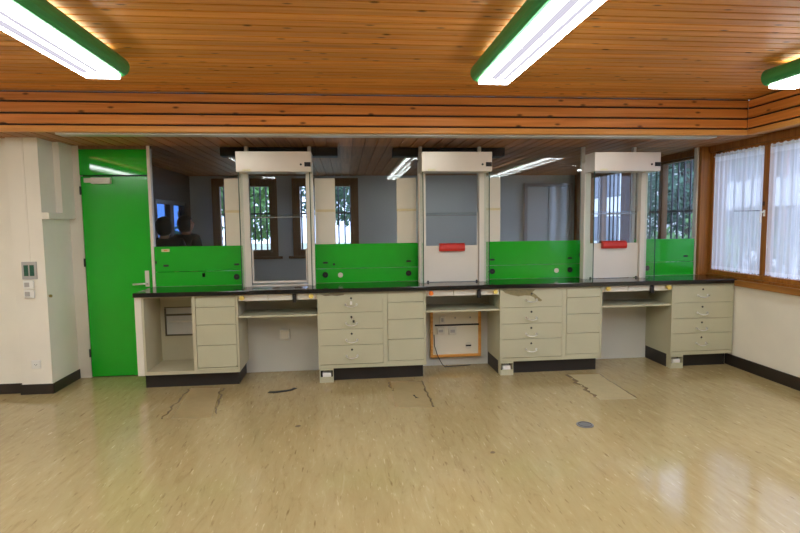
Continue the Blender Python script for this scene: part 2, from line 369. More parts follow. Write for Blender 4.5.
# far wall with two windows
fw = [(-2.11, -1.09), (-0.85, 0.22)]
bm = bmesh.new(); xs = [-2.57]+[v for w in fw for v in w]+[WX]
for a, b in zip(xs[::2], xs[1::2]): box(bm, a, b, FY, FY+.2, 0, 2.75)
for a, b in fw: box(bm, a, b, FY, FY+.2, 0, 0.97); box(bm, a, b, FY, FY+.2, 2.24, 2.75)
struct('wall_far', bm, M['far_wall'], 'blue grey far wall behind the partition', 'wall')
for i, (a, b) in enumerate(fw):
    root = thing('window_%d' % (6+i), ((a+b)/2, FY+.05, .97), ['brown framed barred window seen through the leftmost hood', 'brown framed barred window seen through the middle glass'][i], 'window'); root['kind'] = 'structure'
    f = bmesh.new(); w = .125
    box(f, a, a+w, FY-.03, FY+.08, .97, 2.24, bev=.004); box(f, b-w, b, FY-.03, FY+.08, .97, 2.24, bev=.004)
    box(f, a+w, b-w, FY-.03, FY+.08, .97, 1.09, bev=.004); box(f, a+w, b-w, FY-.03, FY+.08, 2.11, 2.24, bev=.004)
    obj('frame', f, M['far_frame'], root)
    obj('pane', B(a+w, b-w, FY+.02, FY+.026, 1.09, 2.11), M['win_glass'], root)
    obj('sill', B(a-.07, b+.07, FY-.09, FY-.03, .945, .985, bev=.004), M['far_frame'], root)
# far room left wall, its window built in place of a reflected one
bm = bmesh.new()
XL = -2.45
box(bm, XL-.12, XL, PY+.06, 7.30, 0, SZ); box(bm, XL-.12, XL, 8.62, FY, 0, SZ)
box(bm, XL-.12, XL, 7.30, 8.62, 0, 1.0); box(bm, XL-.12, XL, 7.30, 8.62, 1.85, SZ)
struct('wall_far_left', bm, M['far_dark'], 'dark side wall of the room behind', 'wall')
root = thing('window_8', (XL-.06, 7.96, 1.0), 'dark framed bluish window in the side wall behind the left glass', 'window'); root['kind'] = 'structure'
f = bmesh.new()
for a, b in ((7.30, 7.36), (7.88, 8.04), (8.56, 8.62)): box(f, XL-.09, XL-.01, a, b, 1.0, 1.85, bev=.004)
for a, b in ((7.36, 7.88), (8.04, 8.56)):
    box(f, XL-.09, XL-.01, a, b, 1.0, 1.05); box(f, XL-.09, XL-.01, a, b, 1.80, 1.85)
obj('frame', f, M['dark'], root)
for a, b in ((7.36, 7.88), (8.04, 8.56)): obj('pane', B(XL-.055, XL-.049, a, b, 1.05, 1.80), M['dark_win_glass'], root)

# grey double door on the far wall, right
dr = thing('door_2', (3.44, FY-.03, 0), 'grey double door in the far right corner behind the glass', 'door'); dr['kind'] = 'structure'
obj('frame', prism(bmesh.new(), [(3.02, 0), (3.07, 0), (3.07, 2.09), (3.81, 2.09), (3.81, 0), (3.86, 0), (3.86, 2.14), (3.02, 2.14)], 'Y', FY-.05, FY), M['grey'], dr)
for a, b in ((3.075, 3.435), (3.445, 3.805)):
    lf = obj('leaf', B(a, b, FY-.035, FY-.003, .01, 2.085, bev=.004), M['far_wall'], dr)
h = bmesh.new(); box(h, 3.40, 3.425, FY-.045, FY-.035, .98, 1.14, bev=.003); tube(h, [(3.412, FY-.045, 1.08), (3.412, FY-.085, 1.08), (3.33, FY-.085, 1.08)], .009)
obj('handle', h, M['chrome'], dr)

# ------------------------------------------------------------------ left column, wall, door
struct('wall_front_left', B(LX, -2.92, 5.07, 5.2, 0, SZ), M['wall'], 'cream wall left of the column', 'wall')
bm = bmesh.new()
box(bm, -2.92, -2.66, 5.02, 5.50, 0, 1.575)
box(bm, -2.92, -2.66, 5.02, 5.265, 1.575, SZ); box(bm, -2.92, -2.605, 5.265, 5.50, 1.575, SZ)
struct('wall_column', bm, M['wall'], 'cream column left of the green door', 'column')
struct('trim_14', B(-2.665, -2.600, 5.018, 5.264, 1.572, 1.63, bev=.004), M['wall'], 'small ledge on the side of the column', 'ledge')
struct('trim_15', B(-2.664, -2.545, 5.501, 5.56, 0, SZ), M['cab_white'], 'pale door jamb beside the column', 'jamb')
bm = bmesh.new(); box(bm, -2.93, -2.65, 5.008, 5.02, 0, .092, bev=.003); box(bm, -2.66, -2.648, 5.02, 5.50, 0, .092, bev=.003); box(bm, -2.932, -2.92, 5.008, 5.058, 0, .092)
struct('baseboard_column', bm, M['base'])
struct('baseboard_left', B(LX, -2.932, 5.058, 5.07, 0, .092, bev=.003), M['base'])
struct('baseboard_right', B(WX-.014, WX, BY, 5.10, 0, .115, bev=.003), M['base'])
d = thing('door_1', (-2.22, PY+.02, 0), 'bright green door left of the worktop', 'door'); d['kind'] = 'structure'
obj('leaf', B(-2.540, -1.915, PY, PY+.04, .008, 1.985, bev=.002), M['green'], d)
obj('transom_panel', B(-2.545, -1.915, PY-.004, PY+.04, 1.998, 2.245, bev=.002), M['green_gloss'], d)
h = bmesh.new()
box(h, -2.50, -2.43, PY-.03, PY, 1.925, 1.968, bev=.004); box(h, -2.43, -2.25, PY-.05, PY, 1.912, 1.972, bev=.006)
o = obj('door_closer', h, M['cab_white'], d); o['label'] = 'pale door closer at the top'
h = bmesh.new(); box(h, -1.985, -1.945, PY-.010, PY, .90, 1.06, bev=.004)
obj('handle_plate', h, M['cab_white'], d)
h = bmesh.new(); tube(h, [(-1.965, PY-.010, .935), (-1.965, PY-.055, .935), (-1.975, PY-.06, .935), (-2.085, PY-.06, .930)], .009)
obj('handle', h, M['chrome'], d)
for z in (.25, 1.15, 1.85):
    obj('hinge', cyl(bmesh.new(), (-2.543, PY-.008, z-.04), (-2.543, PY-.008, z+.04), .009), M['dark'], d)
struct('trim_16', B(-2.545, -1.88, PY, PY+.05, 2.25, SZ), M['far_frame'], 'dark strip over the green door', 'trim')
struct('trim_17', B(-1.912, -1.883, PY-.02, PY+.04, CT, SZ-.001, bev=.003), M['hood'], 'pale post between door and glass', 'post')
struct('trim_18', B(3.803, 3.820, PY-.02, PY+.04, CT, SZ-.001, bev=.003), M['hood'], 'pale post at the right end of the glass', 'post')
struct('trim_19', B(3.820, WX-.012, PY-.06, PY+.06, CT, SZ-.001, bev=.003), M['frame'], 'wooden post between glass and window wall', 'post')
struct('wall_partition', B(-1.912, WX, 5.46, 5.56, 0, CT-.001), M['wall_low'], 'grey white wall behind the cabinets', 'wall')
# column fittings
sg = thing('notice_plate', (-2.79, 5.02, 1.04), 'pale framed plate with two dark green fields on the column', 'sign')
obj('plate', B(-2.852, -2.728, 5.008, 5.02, 1.042, 1.197, bev=.003), M['grey'], sg)
for a, b in ((-2.832, -2.797), (-2.783, -2.748)): obj('field', B(a, b, 5.004, 5.008, 1.072, 1.168), M['sign'], sg)
for i, z in enumerate((.958, .876)):
    sw = thing('wall_switch', (-2.80, 5.02, z), ['pale rocker switch directly under the green plate', 'pale rocker switch, lower of the pair on the column'][i], 'switch', 'switches on the column')
    obj('housing', B(-2.842, -2.758, 4.995, 5.02, z, z+.074, bev=.005), M['white'], sw)
    obj('rocker', B(-2.828, -2.788, 4.988, 4.995, z+.017, z+.057, bev=.003), M['grey'], sw)
so = thing('wall_socket', (-2.785, 5.02, .23), 'white socket low on the column above the baseboard', 'socket')
obj('plate', B(-2.825, -2.748, 5.008, 5.02, .235, .312, bev=.004), M['white'], so)
h = bmesh.new()
for dx, dz in ((-.009, 0), (.009, 0), (0, -.008)): cyl(h, (-2.787+dx, 5.0075, .273+dz), (-2.787+dx, 5.0065, .273+dz), .003)
obj('socket_hole', h, M['black'], so)
tag(obj('cable_duct', B(-2.794, -2.776, 5.015, 5.02, 1.198, SZ, bev=.002), M['wall']), 'thin cream cable duct running up the column above the green plate', 'cable duct')
tag(obj('brass_stud', cyl(bmesh.new(), (-2.66, 5.06, .883), (-2.64, 5.06, .883), .013, bev=.003), M['brass']), 'small brass stud on the side of the column', 'stud')

# ------------------------------------------------------------------ worktop
wt = thing('worktop', (1.0, 5.23, .86), 'long glossy black worktop across all the cabinets', 'worktop')
obj('slab', B(-1.912, WX-.013, 4.965, 5.459, .86, CT, bev=.004), M['top'], wt)

# ------------------------------------------------------------------ cabinets
def bail(bm, x, z, y=FACE):
    pts = [(x-.052, y, z+.008), (x-.052, y-.020, z+.006)]
    for k in range(9):
        t = k/8; pts.append((x-.048+.096*t, y-.026-.006*math.sin(PI*t), z-.012*math.sin(PI*t)))
    pts += [(x+.052, y-.020, z+.006), (x+.052, y, z+.008)]
    tube(bm, pts, .0055, 8)
    for s in (-1, 1): cyl(bm, (x+s*.052, y, z+.008), (x+s*.052, y-.005, z+.008), .011, 14)
    return bm
def drawer(root, x0, x1, z0, z1, handle=True, lock=True, name='drawer', hx=None):
    gp = .0012 if handle else .002
    d = obj(name, B(x0+gp, x1-gp, FACE, FACE+.018, z0+gp, z1-gp, bev=.0018), M['cab'], root)
    xm = hx if hx is not None else (x0+x1)/2
    if handle:
        o = obj('handle', bail(bmesh.new(), xm, z1-.112), M['chrome'], d); o['label'] = 'chrome bail handle'
    if lock:
        l = bmesh.new(); cyl(l, (xm, FACE, z1-.045), (xm, FACE-.006, z1-.045), .010, 16, bev=.002)
        box(l, xm-.0012, xm+.0012, FACE-.0065, FACE-.006, z1-.05, z1-.04)
        obj('lock', l, M['dark'], d)
    return d
def carcass(x0, x1, z0=.135, z1=.859):
    bm = bmesh.new(); t = .018; y0, y1 = FACE+.019, 5.459
    box(bm, x0, x0+t, FACE, y1, z0, z1, bev=.002); box(bm, x1-t, x1, FACE, y1, z0, z1, bev=.002)
    box(bm, x0+t, x1-t, FACE, y1, z0, z0+.030); box(bm, x0+t, x1-t, FACE, y1, z1-.012, z1); box(bm, x0+t, x1-t, y1-.008, y1, z0+.03, z1-.012)
    return bm
def foot(root, x0, y0=FACE+.0):
    f = bmesh.new(); w, h, dp, t = .13, .134, .10, .006
    box(f, x0, x0+t, y0, y0+dp, 0, h); box(f, x0+w-t, x0+w, y0, y0+dp, 0, h); box(f, x0+t, x0+w-t, y0+dp-t, y0+dp, 0, h)
    box(f, x0+t, x0+w-t, y0, y0+t, 0, .055); box(f, x0+t, x0+w-t, y0, y0+t, .118, h)
    o = obj('foot', f, M['cab'], root)
    p = bmesh.new(); box(p, x0+.028, x0+w-.022, y0+.012, y0+.085, .05, .092, bev=.004); cyl(p, (x0+w/2, y0+.05, 0.001), (x0+w/2, y0+.05, .05), .014)
    obj('adjuster', p, M['white'], o)
def plinth(root, x0, x1):
    obj('plinth', B(x0, x1, FACE+.075, 5.459, 0, .134), M['plinth'], root)
RZ = [.846, .668, .508, .355, .172]           # handled drawers, top to bottom
PZ = [.846, .752, .588, .395, .187]           # plain fronts

# 1: open compartment plus plain fronts
c = thing('base_cabinet', (-1.458, 5.23, 0), 'grey beige cabinet at the left end with an open empty compartment', 'cabinet')
X0, X1, XM = -1.913, -1.002, -1.402
bm = bmesh.new(); t = .018; ye = 5.459
box(bm, X0+.06, X0+.078, FACE+.004, ye, .165, .847); box(bm, X1-t, X1, FACE, ye, .135, .859, bev=.002)
box(bm, XM-.012, XM+.020, FACE, ye, .165, .847, bev=.002)
box(bm, X0+.06, X1-t, FACE, ye, .135, .165); box(bm, X0+.06, X1-t, FACE, ye, .847, .859)
box(bm, XM+.02, X1-t, ye-.01, ye, .165, .847)
a, b = X0+.078, XM-.012                       # back with a cut-out
box(bm, a, a+.04, ye-.03, ye-.018, .165, .847); box(bm, a+.04, b, ye-.03, ye-.018, .165, .41); box(bm, a+.04, b, ye-.03, ye-.018, .70, .847)
obj('body', bm, M['cab_in'], c)
o = obj('side_panel', B(X0, X0+.06, FACE, ye, .130, .859, bev=.004), M['cab_white'], c); o['label'] = 'pale left end panel'
bm = bmesh.new()
for z0, z1 in ((.41, .421), (.691, .70)): box(bm, a+.04, b, ye-.036, ye-.012, z0, z1)
box(bm, a+.04, a+.049, ye-.036, ye-.012, .424, .686); box(bm, a+.054, b, ye-.026, ye-.014, .61, .628)
obj('opening_frame', bm, M['olive'], c)
obj('back_pipe', cyl(bmesh.new(), (a+.07, ye-.012, .55), (b-.01, ye-.012, .55), .011), M['cab_white'], c)
x0, x1 = XM+.022, X1-.020
for z1, z0 in zip(PZ, PZ[1:]): drawer(c, x0, x1, z0, z1, False, False, 'drawer_front')
obj('bottom_rail', B(x0, x1, FACE+.002, FACE+.018, .166, .184), M['cab'], c)
plinth(c, X0+.04, X1-.025)

def cabinet(name, X0, X1, XM, label, ped=True):
    c = thing(name, ((X0+X1)/2, 5.23, 0), label, 'cabinet', 'drawer cabinets under the worktop')
    obj('body', carcass(X0, X1), M['cab'], c)
    xa, xb = X0+.012, (XM-.012 if ped else X1-.012)
    hx = X0+(.315 if ped else .328)
    ds = [drawer(c, xa, xb, z0, z1, hx=hx) for z1, z0 in zip(RZ, RZ[1:])]
    if ped:
        obj('divider', B(XM-.012, XM+.028, FACE, FACE+.018, .166, .846), M['cab'], c)
        for z1, z0 in zip(PZ, PZ[1:]): drawer(c, XM+.03, X1-.018, z0, z1, False, False, 'drawer_front')
    rb = B(X0+.02, X1-.02, FACE-.001, FACE+.016, .140, .169)
    if ped: box(rb, XM+.03, X1-.02, FACE, FACE+.017, .169, .186)
    obj('bottom_rail', rb, M['cab'], c)
    plinth(c, X0+.004, X1-.022)
    foot(c, X0+.006, FACE-.002)
    return c, ds, hx
c2, d2, hx2 = cabinet('drawer_cabinet', -.275, .752, .352, 'grey beige drawer cabinet with two keys hanging in its top left drawers')
c3, d3, hx3 = cabinet('drawer_cabinet', 1.477, 2.515, 2.118, 'grey beige drawer cabinet with a large worn stain on its top left drawer')
c4, d4, hx4 = cabinet('drawer_cabinet', 3.245, WX-.016, None, 'grey beige cabinet of four handled drawers against the window wall', False)
# worn finish
poly = [(1.50, .842), (1.83, .842), (1.80, .815), (1.835, .79), (1.86, .765), (1.90, .735), (1.885, .722), (1.835, .735), (1.815, .765), (1.775, .782), (1.72, .786), (1.66, .777), (1.60, .79), (1.53, .812)]
o = obj('worn_spot', prism(bmesh.new(), poly, 'Y', FACE-.0006, FACE), M['worn'], d3[0]); o['label'] = 'worn olive stain'
poly = [(-.235, .84), (-.02, .842), (-.03, .833), (-.09, .826), (-.14, .832), (-.2, .828)]
o = obj('worn_spot', prism(bmesh.new(), poly, 'Y', FACE-.0006, FACE), M['grime'], d2[0]); o['label'] = 'dark chipped strip'
# keys
for i, (z, tz) in enumerate(((.801, .745), (.623, .575))):
    k = thing('key', (hx2, FACE-.012, tz), ['key with a white tag in the top lock of the cabinet with keys', 'key hanging in the second drawer lock from the top'][i], 'key', 'keys in the drawer locks')
    kb = bmesh.new(); box(kb, hx2-.0015, hx2+.0015, FACE-.030, FACE-.0068, z-.004, z+.004); cyl(kb, (hx2-.002, FACE-.038, z), (hx2+.002, FACE-.038, z), .011, 16)
    obj('key_blade', kb, M['dark'], k)
    rg = bmesh.new(); sx = .02 if i else .0
    tube(rg, [(hx2+.010*math.cos(q*PI/8), FACE-.038, z-.014+.012*math.sin(q*PI/8)) for q in range(17)], .0012, 6)
    obj('ring', rg, M['chrome'], k)
    obj('tag', B(hx2-.010+sx, hx2+.010+sx, FACE-.040, FACE-.037, tz, z-.024, bev=.001), M['white'] if i == 0 else M['dark'], k)

# knee spaces: service rail and shelf
kn = [(-1.001, -.276, 'left'), (.753, 1.476, 'middle'), (2.516, 3.244, 'right')]
lab = ['service shelf under the left hood, plain wall with socket box below', 'service shelf above the wood framed electrical panel', 'service shelf nearest the window wall, empty knee space below']
for i, (x0, x1, nm) in enumerate(kn):
    s = thing('service_shelf', ((x0+x1)/2, 5.23, .63), lab[i], 'shelf', 'shelves between the cabinets')
    obj('shelf_board', B(x0, x1, 5.012, 5.459, .640, .658, bev=.003), M['cab'], s)
    obj('back_board', B(x0, x1, 5.40, 5.42, .658, .859), M['cab_in'], s)
    r = bmesh.new(); xs_ = x0+.517
    box(r, x0+.002, x0+.268, 5.012, 5.03, .798, .856, bev=.003); box(r, x0+.274, xs_-.022, 5.012, 5.03, .798, .856, bev=.003); box(r, xs_+.022, x1-.002, 5.012, 5.03, .798, .856, bev=.003)
    box(r, xs_-.022, xs_+.022, 5.02, 5.03, .798, .856)
    o = obj('service_rail', r, M['cab_white'], s)
    so = obj('socket', B(xs_-.016, xs_+.016, 4.99, 5.02, .776, .852, bev=.003), M['black'], o)
    for j, kx in enumerate((x0+.045, x1-.052)):
        k = bmesh.new(); cyl(k, (kx, 5.012, .832), (kx, 4.985, .832), .013, 16); cyl(k, (kx, 4.985, .832), (kx, 4.96, .832), .023, 8, bev=.004)
        q = obj('gas_tap', k, M['orange'] if (i == 1 and j == 0) else M['yellow'], o)
        if i == 1 and j == 0: q['label'] = 'orange tap'
o = thing('socket_box', (-.632, 5.46, .33), 'white socket box on the wall of the left knee space', 'socket')
obj('housing', B(-.683, -.583, 5.425, 5.46, .333, .437, bev=.005), M['white'], o)
obj('cover', B(-.672, -.594, 5.418, 5.425, .345, .425, bev=.004), M['cab_white'], o)
# electrical panel in the middle knee space
e = thing('electrical_panel', (1.12, 5.46, .10), 'cream electrical panel in a wooden frame under the middle hood', 'electrical panel')
obj('panel', B(.885, 1.365, 5.415, 5.459, .125, .618), M['cream'], e)
f = bmesh.new(); box(f, .860, .885, 5.405, 5.459, .095, .628, bev=.003); box(f, 1.365, 1.395, 5.405, 5.459, .095, .628, bev=.003); box(f, .885, 1.365, 5.405, 5.459, .095, .125, bev=.003)
o = obj('wood_frame', f, M['lip'], e); o['label'] = 'pale wooden frame'
obj('slot', B(.905, 1.372, 5.404, 5.414, .428, .444), M['black'], e)
for (a, b, z0, z1) in ((.925, 1.005, .345, .415), (1.046, 1.131, .338, .412), (.95, 1.01, .455, .535)):
    q = obj('socket', B(a, b, 5.385, 5.415, z0, z1, bev=.005), M['cab_white'], e)
    obj('socket_face', B(a+.018, b-.018, 5.380, 5.385, z0+.022, z1-.02, bev=.003), M['grey'], q)
bm = bmesh.new(); cyl(bm, (1.26, 5.415, .213), (1.26, 5.408, .213), .036, 20, bev=.002)
q = obj('round_cap', bm, M['cab_white'], e); obj('cap_slot', B(1.232, 1.288, 5.405, 5.408, .205, .221, bev=.001), M['black'], q)
for x in (1.12, 1.28): obj('screw', cyl(bmesh.new(), (x, 5.415, .51), (x, 5.41, .51), .010, 12), M['grey'], e)
tag(obj('cable', tube(bmesh.new(), [(.895, 5.402, .34), (.90, 5.398, .22), (.93, 5.396, .12), (.97, 5.39, .04), (1.0, 5.37, .006), (1.2, 5.40, .005), (1.28, 5.41, .006)], .0045, 8), M['dark']), 'thin dark cable hanging from the wood framed panel to the floor', 'cable')

# ------------------------------------------------------------------ partition: green panels, glass, posts
P0 = PY-.02
def disc(bm, x, z, r, y=P0, th=.008): return cyl(bm, (x, y, z), (x, y-th, z), r, 24, bev=.002)
def slot(bm, x, z, w=.052, h=.020, y=P0):
    pts = [(x-w/2+h/2+h/2*math.cos(a), z+h/2*math.sin(a)) for a in [PI/2+k*PI/8 for k in range(9)]]+[(x+w/2-h/2+h/2*math.cos(a), z+h/2*math.sin(a)) for a in [-PI/2+k*PI/8 for k in range(9)]]
    return prism(bm, pts, 'Y', y-.003, y)
bays = [(-1.880, -.985, [-1.775, -1.092], [-1.096], [], 'left of the leftmost hood with a small pale label'),
        (-.326, .757, [-.209, .646], [-.212, .645], [-.059], 'between the leftmost and middle hoods'),
        (1.418, 2.500, [1.534, 2.383], [1.534, 2.385], [2.235], 'between the middle and rightmost hoods'),
        (3.108, 3.795, [3.70], [3.255], [], 'right of the last hood')]
for i, (x0, x1, sl, bl, wh, where) in enumerate(bays):
    p = thing('splash_panel', ((x0+x1)/2, PY, CT), 'bright green panel '+where, 'panel', 'green panels along the worktop')
    obj('lower_board', B(x0, x1, P0, PY, CT, 1.042, bev=.0015), M['green'], p)
    obj('upper_board', B(x0, x1, P0, PY, 1.045, 1.295, bev=.0015), M['green'], p)
    for x in sl: obj('finger_slot', slot(bmesh.new(), x, 1.106), M['black'], p)
    for x in bl:
        q = obj('black_port', disc(bmesh.new(), x, .981, .029), M['black'], p)
        obj('port_ring', cyl(bmesh.new(), (x, P0-.008, .981), (x, P0-.011, .981), .010, 16), M['dark'], q)
    for x in wh: o = obj('white_port', disc(bmesh.new(), x, .977, .026), M['cream'], p); o['label'] = 'cream round cap'
    if i == 0:
        obj('label_plate', B(-1.812, -1.735, P0-.002, P0, 1.243, 1.271, bev=.001), M['label'], p)
        obj('label_mark', B(-1.790, -1.757, P0-.003, P0-.002, 1.252, 1.262), M['orange'], p)
        b_ = bmesh.new(); slot(b_, -1.417, 1.005, .012, .04); obj('latch', b_, M['dark'], p)
    if i == 1: obj('finger_slot', disc(bmesh.new(), -.123, 1.088, .012, th=.003), M['black'], p)
    for x in (x0+.006, x1-.018):
        if i < 3: obj('side_catch', B(x, x+.012, P0-.006, P0, 1.125, 1.155), M['black'], p)
    g = tag(obj('glass_pane', B(x0+.002, x1-.002, PY-.015, PY-.009, 1.2955, SZ-.002), M['glass']), 'smoky glass pane above the green panel '+where.replace(' and a small pale label', '').replace(' with a small pale label', ''), 'glass pane', 'glass panes of the partition')
posts = [-.964, -.346, .778, 1.396, 2.519, 3.087]
for i, x in enumerate(posts):
    struct('trim_%d' % (20+i), B(x-.017, x+.017, PY-.022, PY+.02, CT, SZ-.001, bev=.003), M['hood'], 'pale upright post of the partition', 'post')
struct('trim_30', B(-2.35, 3.45, 4.705, 4.82, 2.258, SZ-.001, bev=.004), M['alu'], 'grey metal track under the beam', 'track')

# ------------------------------------------------------------------ fume hoods
def hood(x0, label, sash_open):
    h = thing('fume_hood', (x0+.345, 5.27, CT), label, 'fume hood', 'hoods standing on the worktop')
    W = .69
    hb = obj('header', B(x0, x0+W-.008, 5.05, 5.268, 1.985, 2.170, bev=.004), M['hood_metal'], h)
    d_ = bmesh.new(); cyl(d_, (x0+.588, 5.05, 2.051), (x0+.588, 5.044, 2.051), .010, 16, bev=.002); obj('button', d_, M['black'], hb)
    sqb = bmesh.new(); box(sqb, x0+.620, x0+.678, 5.045, 5.05, 2.031, 2.072, bev=.002); box(sqb, x0+.646, x0+.651, 5.041, 5.045, 2.034, 2.069)
    obj('switch', sqb, M['black'], hb)
    obj('label_plate', B(x0+.060, x0+.132, 5.048, 5.05, 1.992, 2.006), M['label'], hb)
    for a in (x0, x0+W-.078):
        obj('upright', B(a, a+.070, 5.269, 5.35, CT, 2.10, bev=.003), M['hood'], h)
    for a in (x0+.013, x0+W-.030):
        sg = obj('side_glass', B(a, a+.006, 5.084, 5.268, CT+.001, 1.984), M['side_glass'], h)
        obj('glass_edge', B(a-.001, a+.007, 5.079, 5.084, CT+.001, 1.984), M['glass_edge'], sg)
    for a in (x0+.004, x0+W-.026):
        obj('rear_side_glass', B(a+.009, a+.015, 5.351, 5.477, CT+.001, 2.1), M['side_glass'], h)
    xa, xb, ys_ = x0+.071, x0+W-.079, 5.300
    # upper fixed pane
    obj('upper_pane', B(xa, xb, ys_+.022, ys_+.027, 1.575, 2.09), M['sash_glass'], h)
    obj('pane_rim', B(xa, xb, ys_+.020, ys_+.029, 1.567, 1.575), M['glass_edge'] if False else M['grey'], h)
    f = bmesh.new(); t = .014
    if not sash_open:
        z0, z1 = .930, 1.262
        box(f, xa+.004, xa+.004+t, ys_, ys_+.018, z0, z1, bev=.002); box(f, xb-.004-t, xb-.004, ys_, ys_+.018, z0, z1, bev=.002)
        box(f, xa+.018, xb-.018, ys_, ys_+.018, z0, z0+.020, bev=.002)
        sf = obj('sash_frame', f, M['hood'], h)
        obj('sash_pane', B(xa+.018, xb-.018, ys_+.006, ys_+.011, z0+.02, z1), M['sash_glass'], sf)
        obj('sash_pane', B(xa+.004, xb-.004, ys_+.012, ys_+.017, z1+.002, 1.60), M['sash_glass'], sf)
        s = bmesh.new()
        for a in (xa, xb-.004): box(s, a, a+.004, ys_-.004, ys_+.02, CT, 1.98)
        obj('sash_track', s, M['dark'], h)
        obj('sill', B(xa, xb, ys_-.01, ys_+.03, CT, CT+.012, bev=.002), M['hood'], h)
    else:
        obj('sash_board', B(xa+.002, xb-.002, ys_, ys_+.018, CT+.004, 1.268, bev=.002), M['hood'], h)
        obj('sash_pane', B(xa+.004, xb-.016, ys_+.006, ys_+.011, 1.269, 1.60), M['sash_glass'], h)
        box(f, xb-.014, xb-.004, ys_, ys_+.016, 1.269, 1.60, bev=.002)
        obj('sash_stile', f, M['hood'], h)
        r = bmesh.new(); prism(r, [(ys_-.045, 1.215), (ys_-.052, 1.24), (ys_-.045, 1.275), (ys_-.02, 1.292), (ys_-.001, 1.292), (ys_-.001, 1.215)], 'X', x0+.205, x0+.462)
        o = obj('sash_handle', r, M['red'], h); o['label'] = 'red grip of the sash'
        for a in (xa+.02, xb-.02): obj('sash_stop', B(a-.008, a+.008, ys_-.012, ys_-.001, CT+.002, CT+.018, bev=.002), M['black'], h)
    # wing panels behind the partition glass
    for a, b in ((x0-.200, x0+.002), (x0+W-.006, x0+W+.198)):
        if x0 > 2: continue
        w = thing('cream_panel', ((a+b)/2, 5.475, 1.2955), 'upright cream panel standing on the green panel, '+('left' if a < x0 else 'right')+' of the '+label.split()[0]+' hood', 'panel', 'cream panels beside the hoods')
        obj('lower_sheet', B(a, b, 5.468, 5.4842, 1.2955, 1.622, bev=.004), M['cream'], w)
        obj('cross_strip', B(a, b, 5.464, 5.4842, 1.622, 1.646), M['strip'], w)
        obj('upper_sheet', B(a, b, 5.468, 5.4842, 1.646, 1.960, bev=.004), M['cream'], w)
    return h
h1 = hood(-.985, 'leftmost pale fume hood with a clear sash pulled down to the worktop', False)
h2 = hood(.728, 'middle pale fume hood with white sash board and red grip', True)
hood(2.435, 'rightmost pale fume hood with white sash board and red grip, next to the window', True)


for nm_, x0, x1, w in (('trim_31', -1.235, -.065, 'leftmost'), ('trim_32', .505, 1.69, 'middle')):
    struct(nm_, B(x0, x1, 5.565, 5.72, 2.192, SZ-.001, bev=.004), M['black'], 'flat black duct box at the ceiling behind the '+w+' hood', 'duct')

# ------------------------------------------------------------------ ceiling lamps
def lamp(xc, y0, y1, zb, label, w=.216, h=.115, far=False, group='green ceiling lamps'):
    l = thing('ceiling_lamp', (xc, (y0+y1)/2, zb), label, 'ceiling lamp', group)
    # rounded green shell, open below
    prof = [(-w/2, 0)]
    for k in range(0, 9):
        a = -PI/2+PI*k/8*.98; prof.append((-w/2-h*.42*math.cos(a)*1.0, h*.5+h*.5*math.sin(a)))
    right = [(-u, v) for u, v in reversed(prof)]
    inner = [(w/2-.004, .012), (-w/2+.004, .012)]
    poly = prof+right+inner
    poly = [(xc+u, zb+v) for u, v in poly]
    b = prism(bmesh.new(), poly, 'Y', y0, y1)
    box(b, xc-w/2+.002, xc+w/2-.002, y0, y0+.012, zb+.002, zb+.02); box(b, xc-w/2+.002, xc+w/2-.002, y1-.012, y1, zb+.002, zb+.02)
    obj('housing', b, M['dark'] if far else M['green_lamp'], l)
    obj('diffuser', B(xc-w/2+.005, xc+w/2-.005, y0+.013, y1-.013, zb-(0 if far else .022), zb+.011, bev=.006), M['tube'], l)
    s = bmesh.new()
    for u, du in ((-.062, .045), (.022, .024)): box(s, xc+u, xc+u+du, y0+.05, y1-.16, zb-.026, zb-.022)
    if not far: obj('louvre', s, M['louvre'], l)
    top = zb+h
    cz = SZ if far else CZ
    k = bmesh.new()
    for y in (y0+.3, y1-.3): box(k, xc-.03, xc+.03, y-.05, y+.05, top-.004, cz)
    obj('mount', k, M['dark'], l)
    if not far:
        obj('uplight', B(xc-w/2+.020, xc+w/2-.020, y0+.06, y1-.10, top+.0005, top+.006), M['uplight'], l)
    return l
nm = [('green ceiling lamp left of the view', -4.04), ('green ceiling lamp at the left picture edge', -1.507), ('middle green ceiling lamp', 1.024), ('green ceiling lamp by the window side beam at far right', 3.16)]
for t, x in nm:
    lamp(x, -.6, 3.66, 2.458, t)

# added fill light brightening the room behind, hidden from the camera
fl_ = thing('ceiling_lamp', (1.32, 7.82, 2.25), 'slim ceiling lamp of the room behind, above and behind the middle hood', 'ceiling lamp')
b = bmesh.new(); box(b, 1.10, 1.78, 7.74, 7.90, 2.268, SZ, bev=.004); obj('housing', b, M['white'], fl_)
obj('diffuser', B(1.11, 1.77, 7.75, 7.89, 2.260, 2.268, bev=.003), M['far_tube'], fl_)

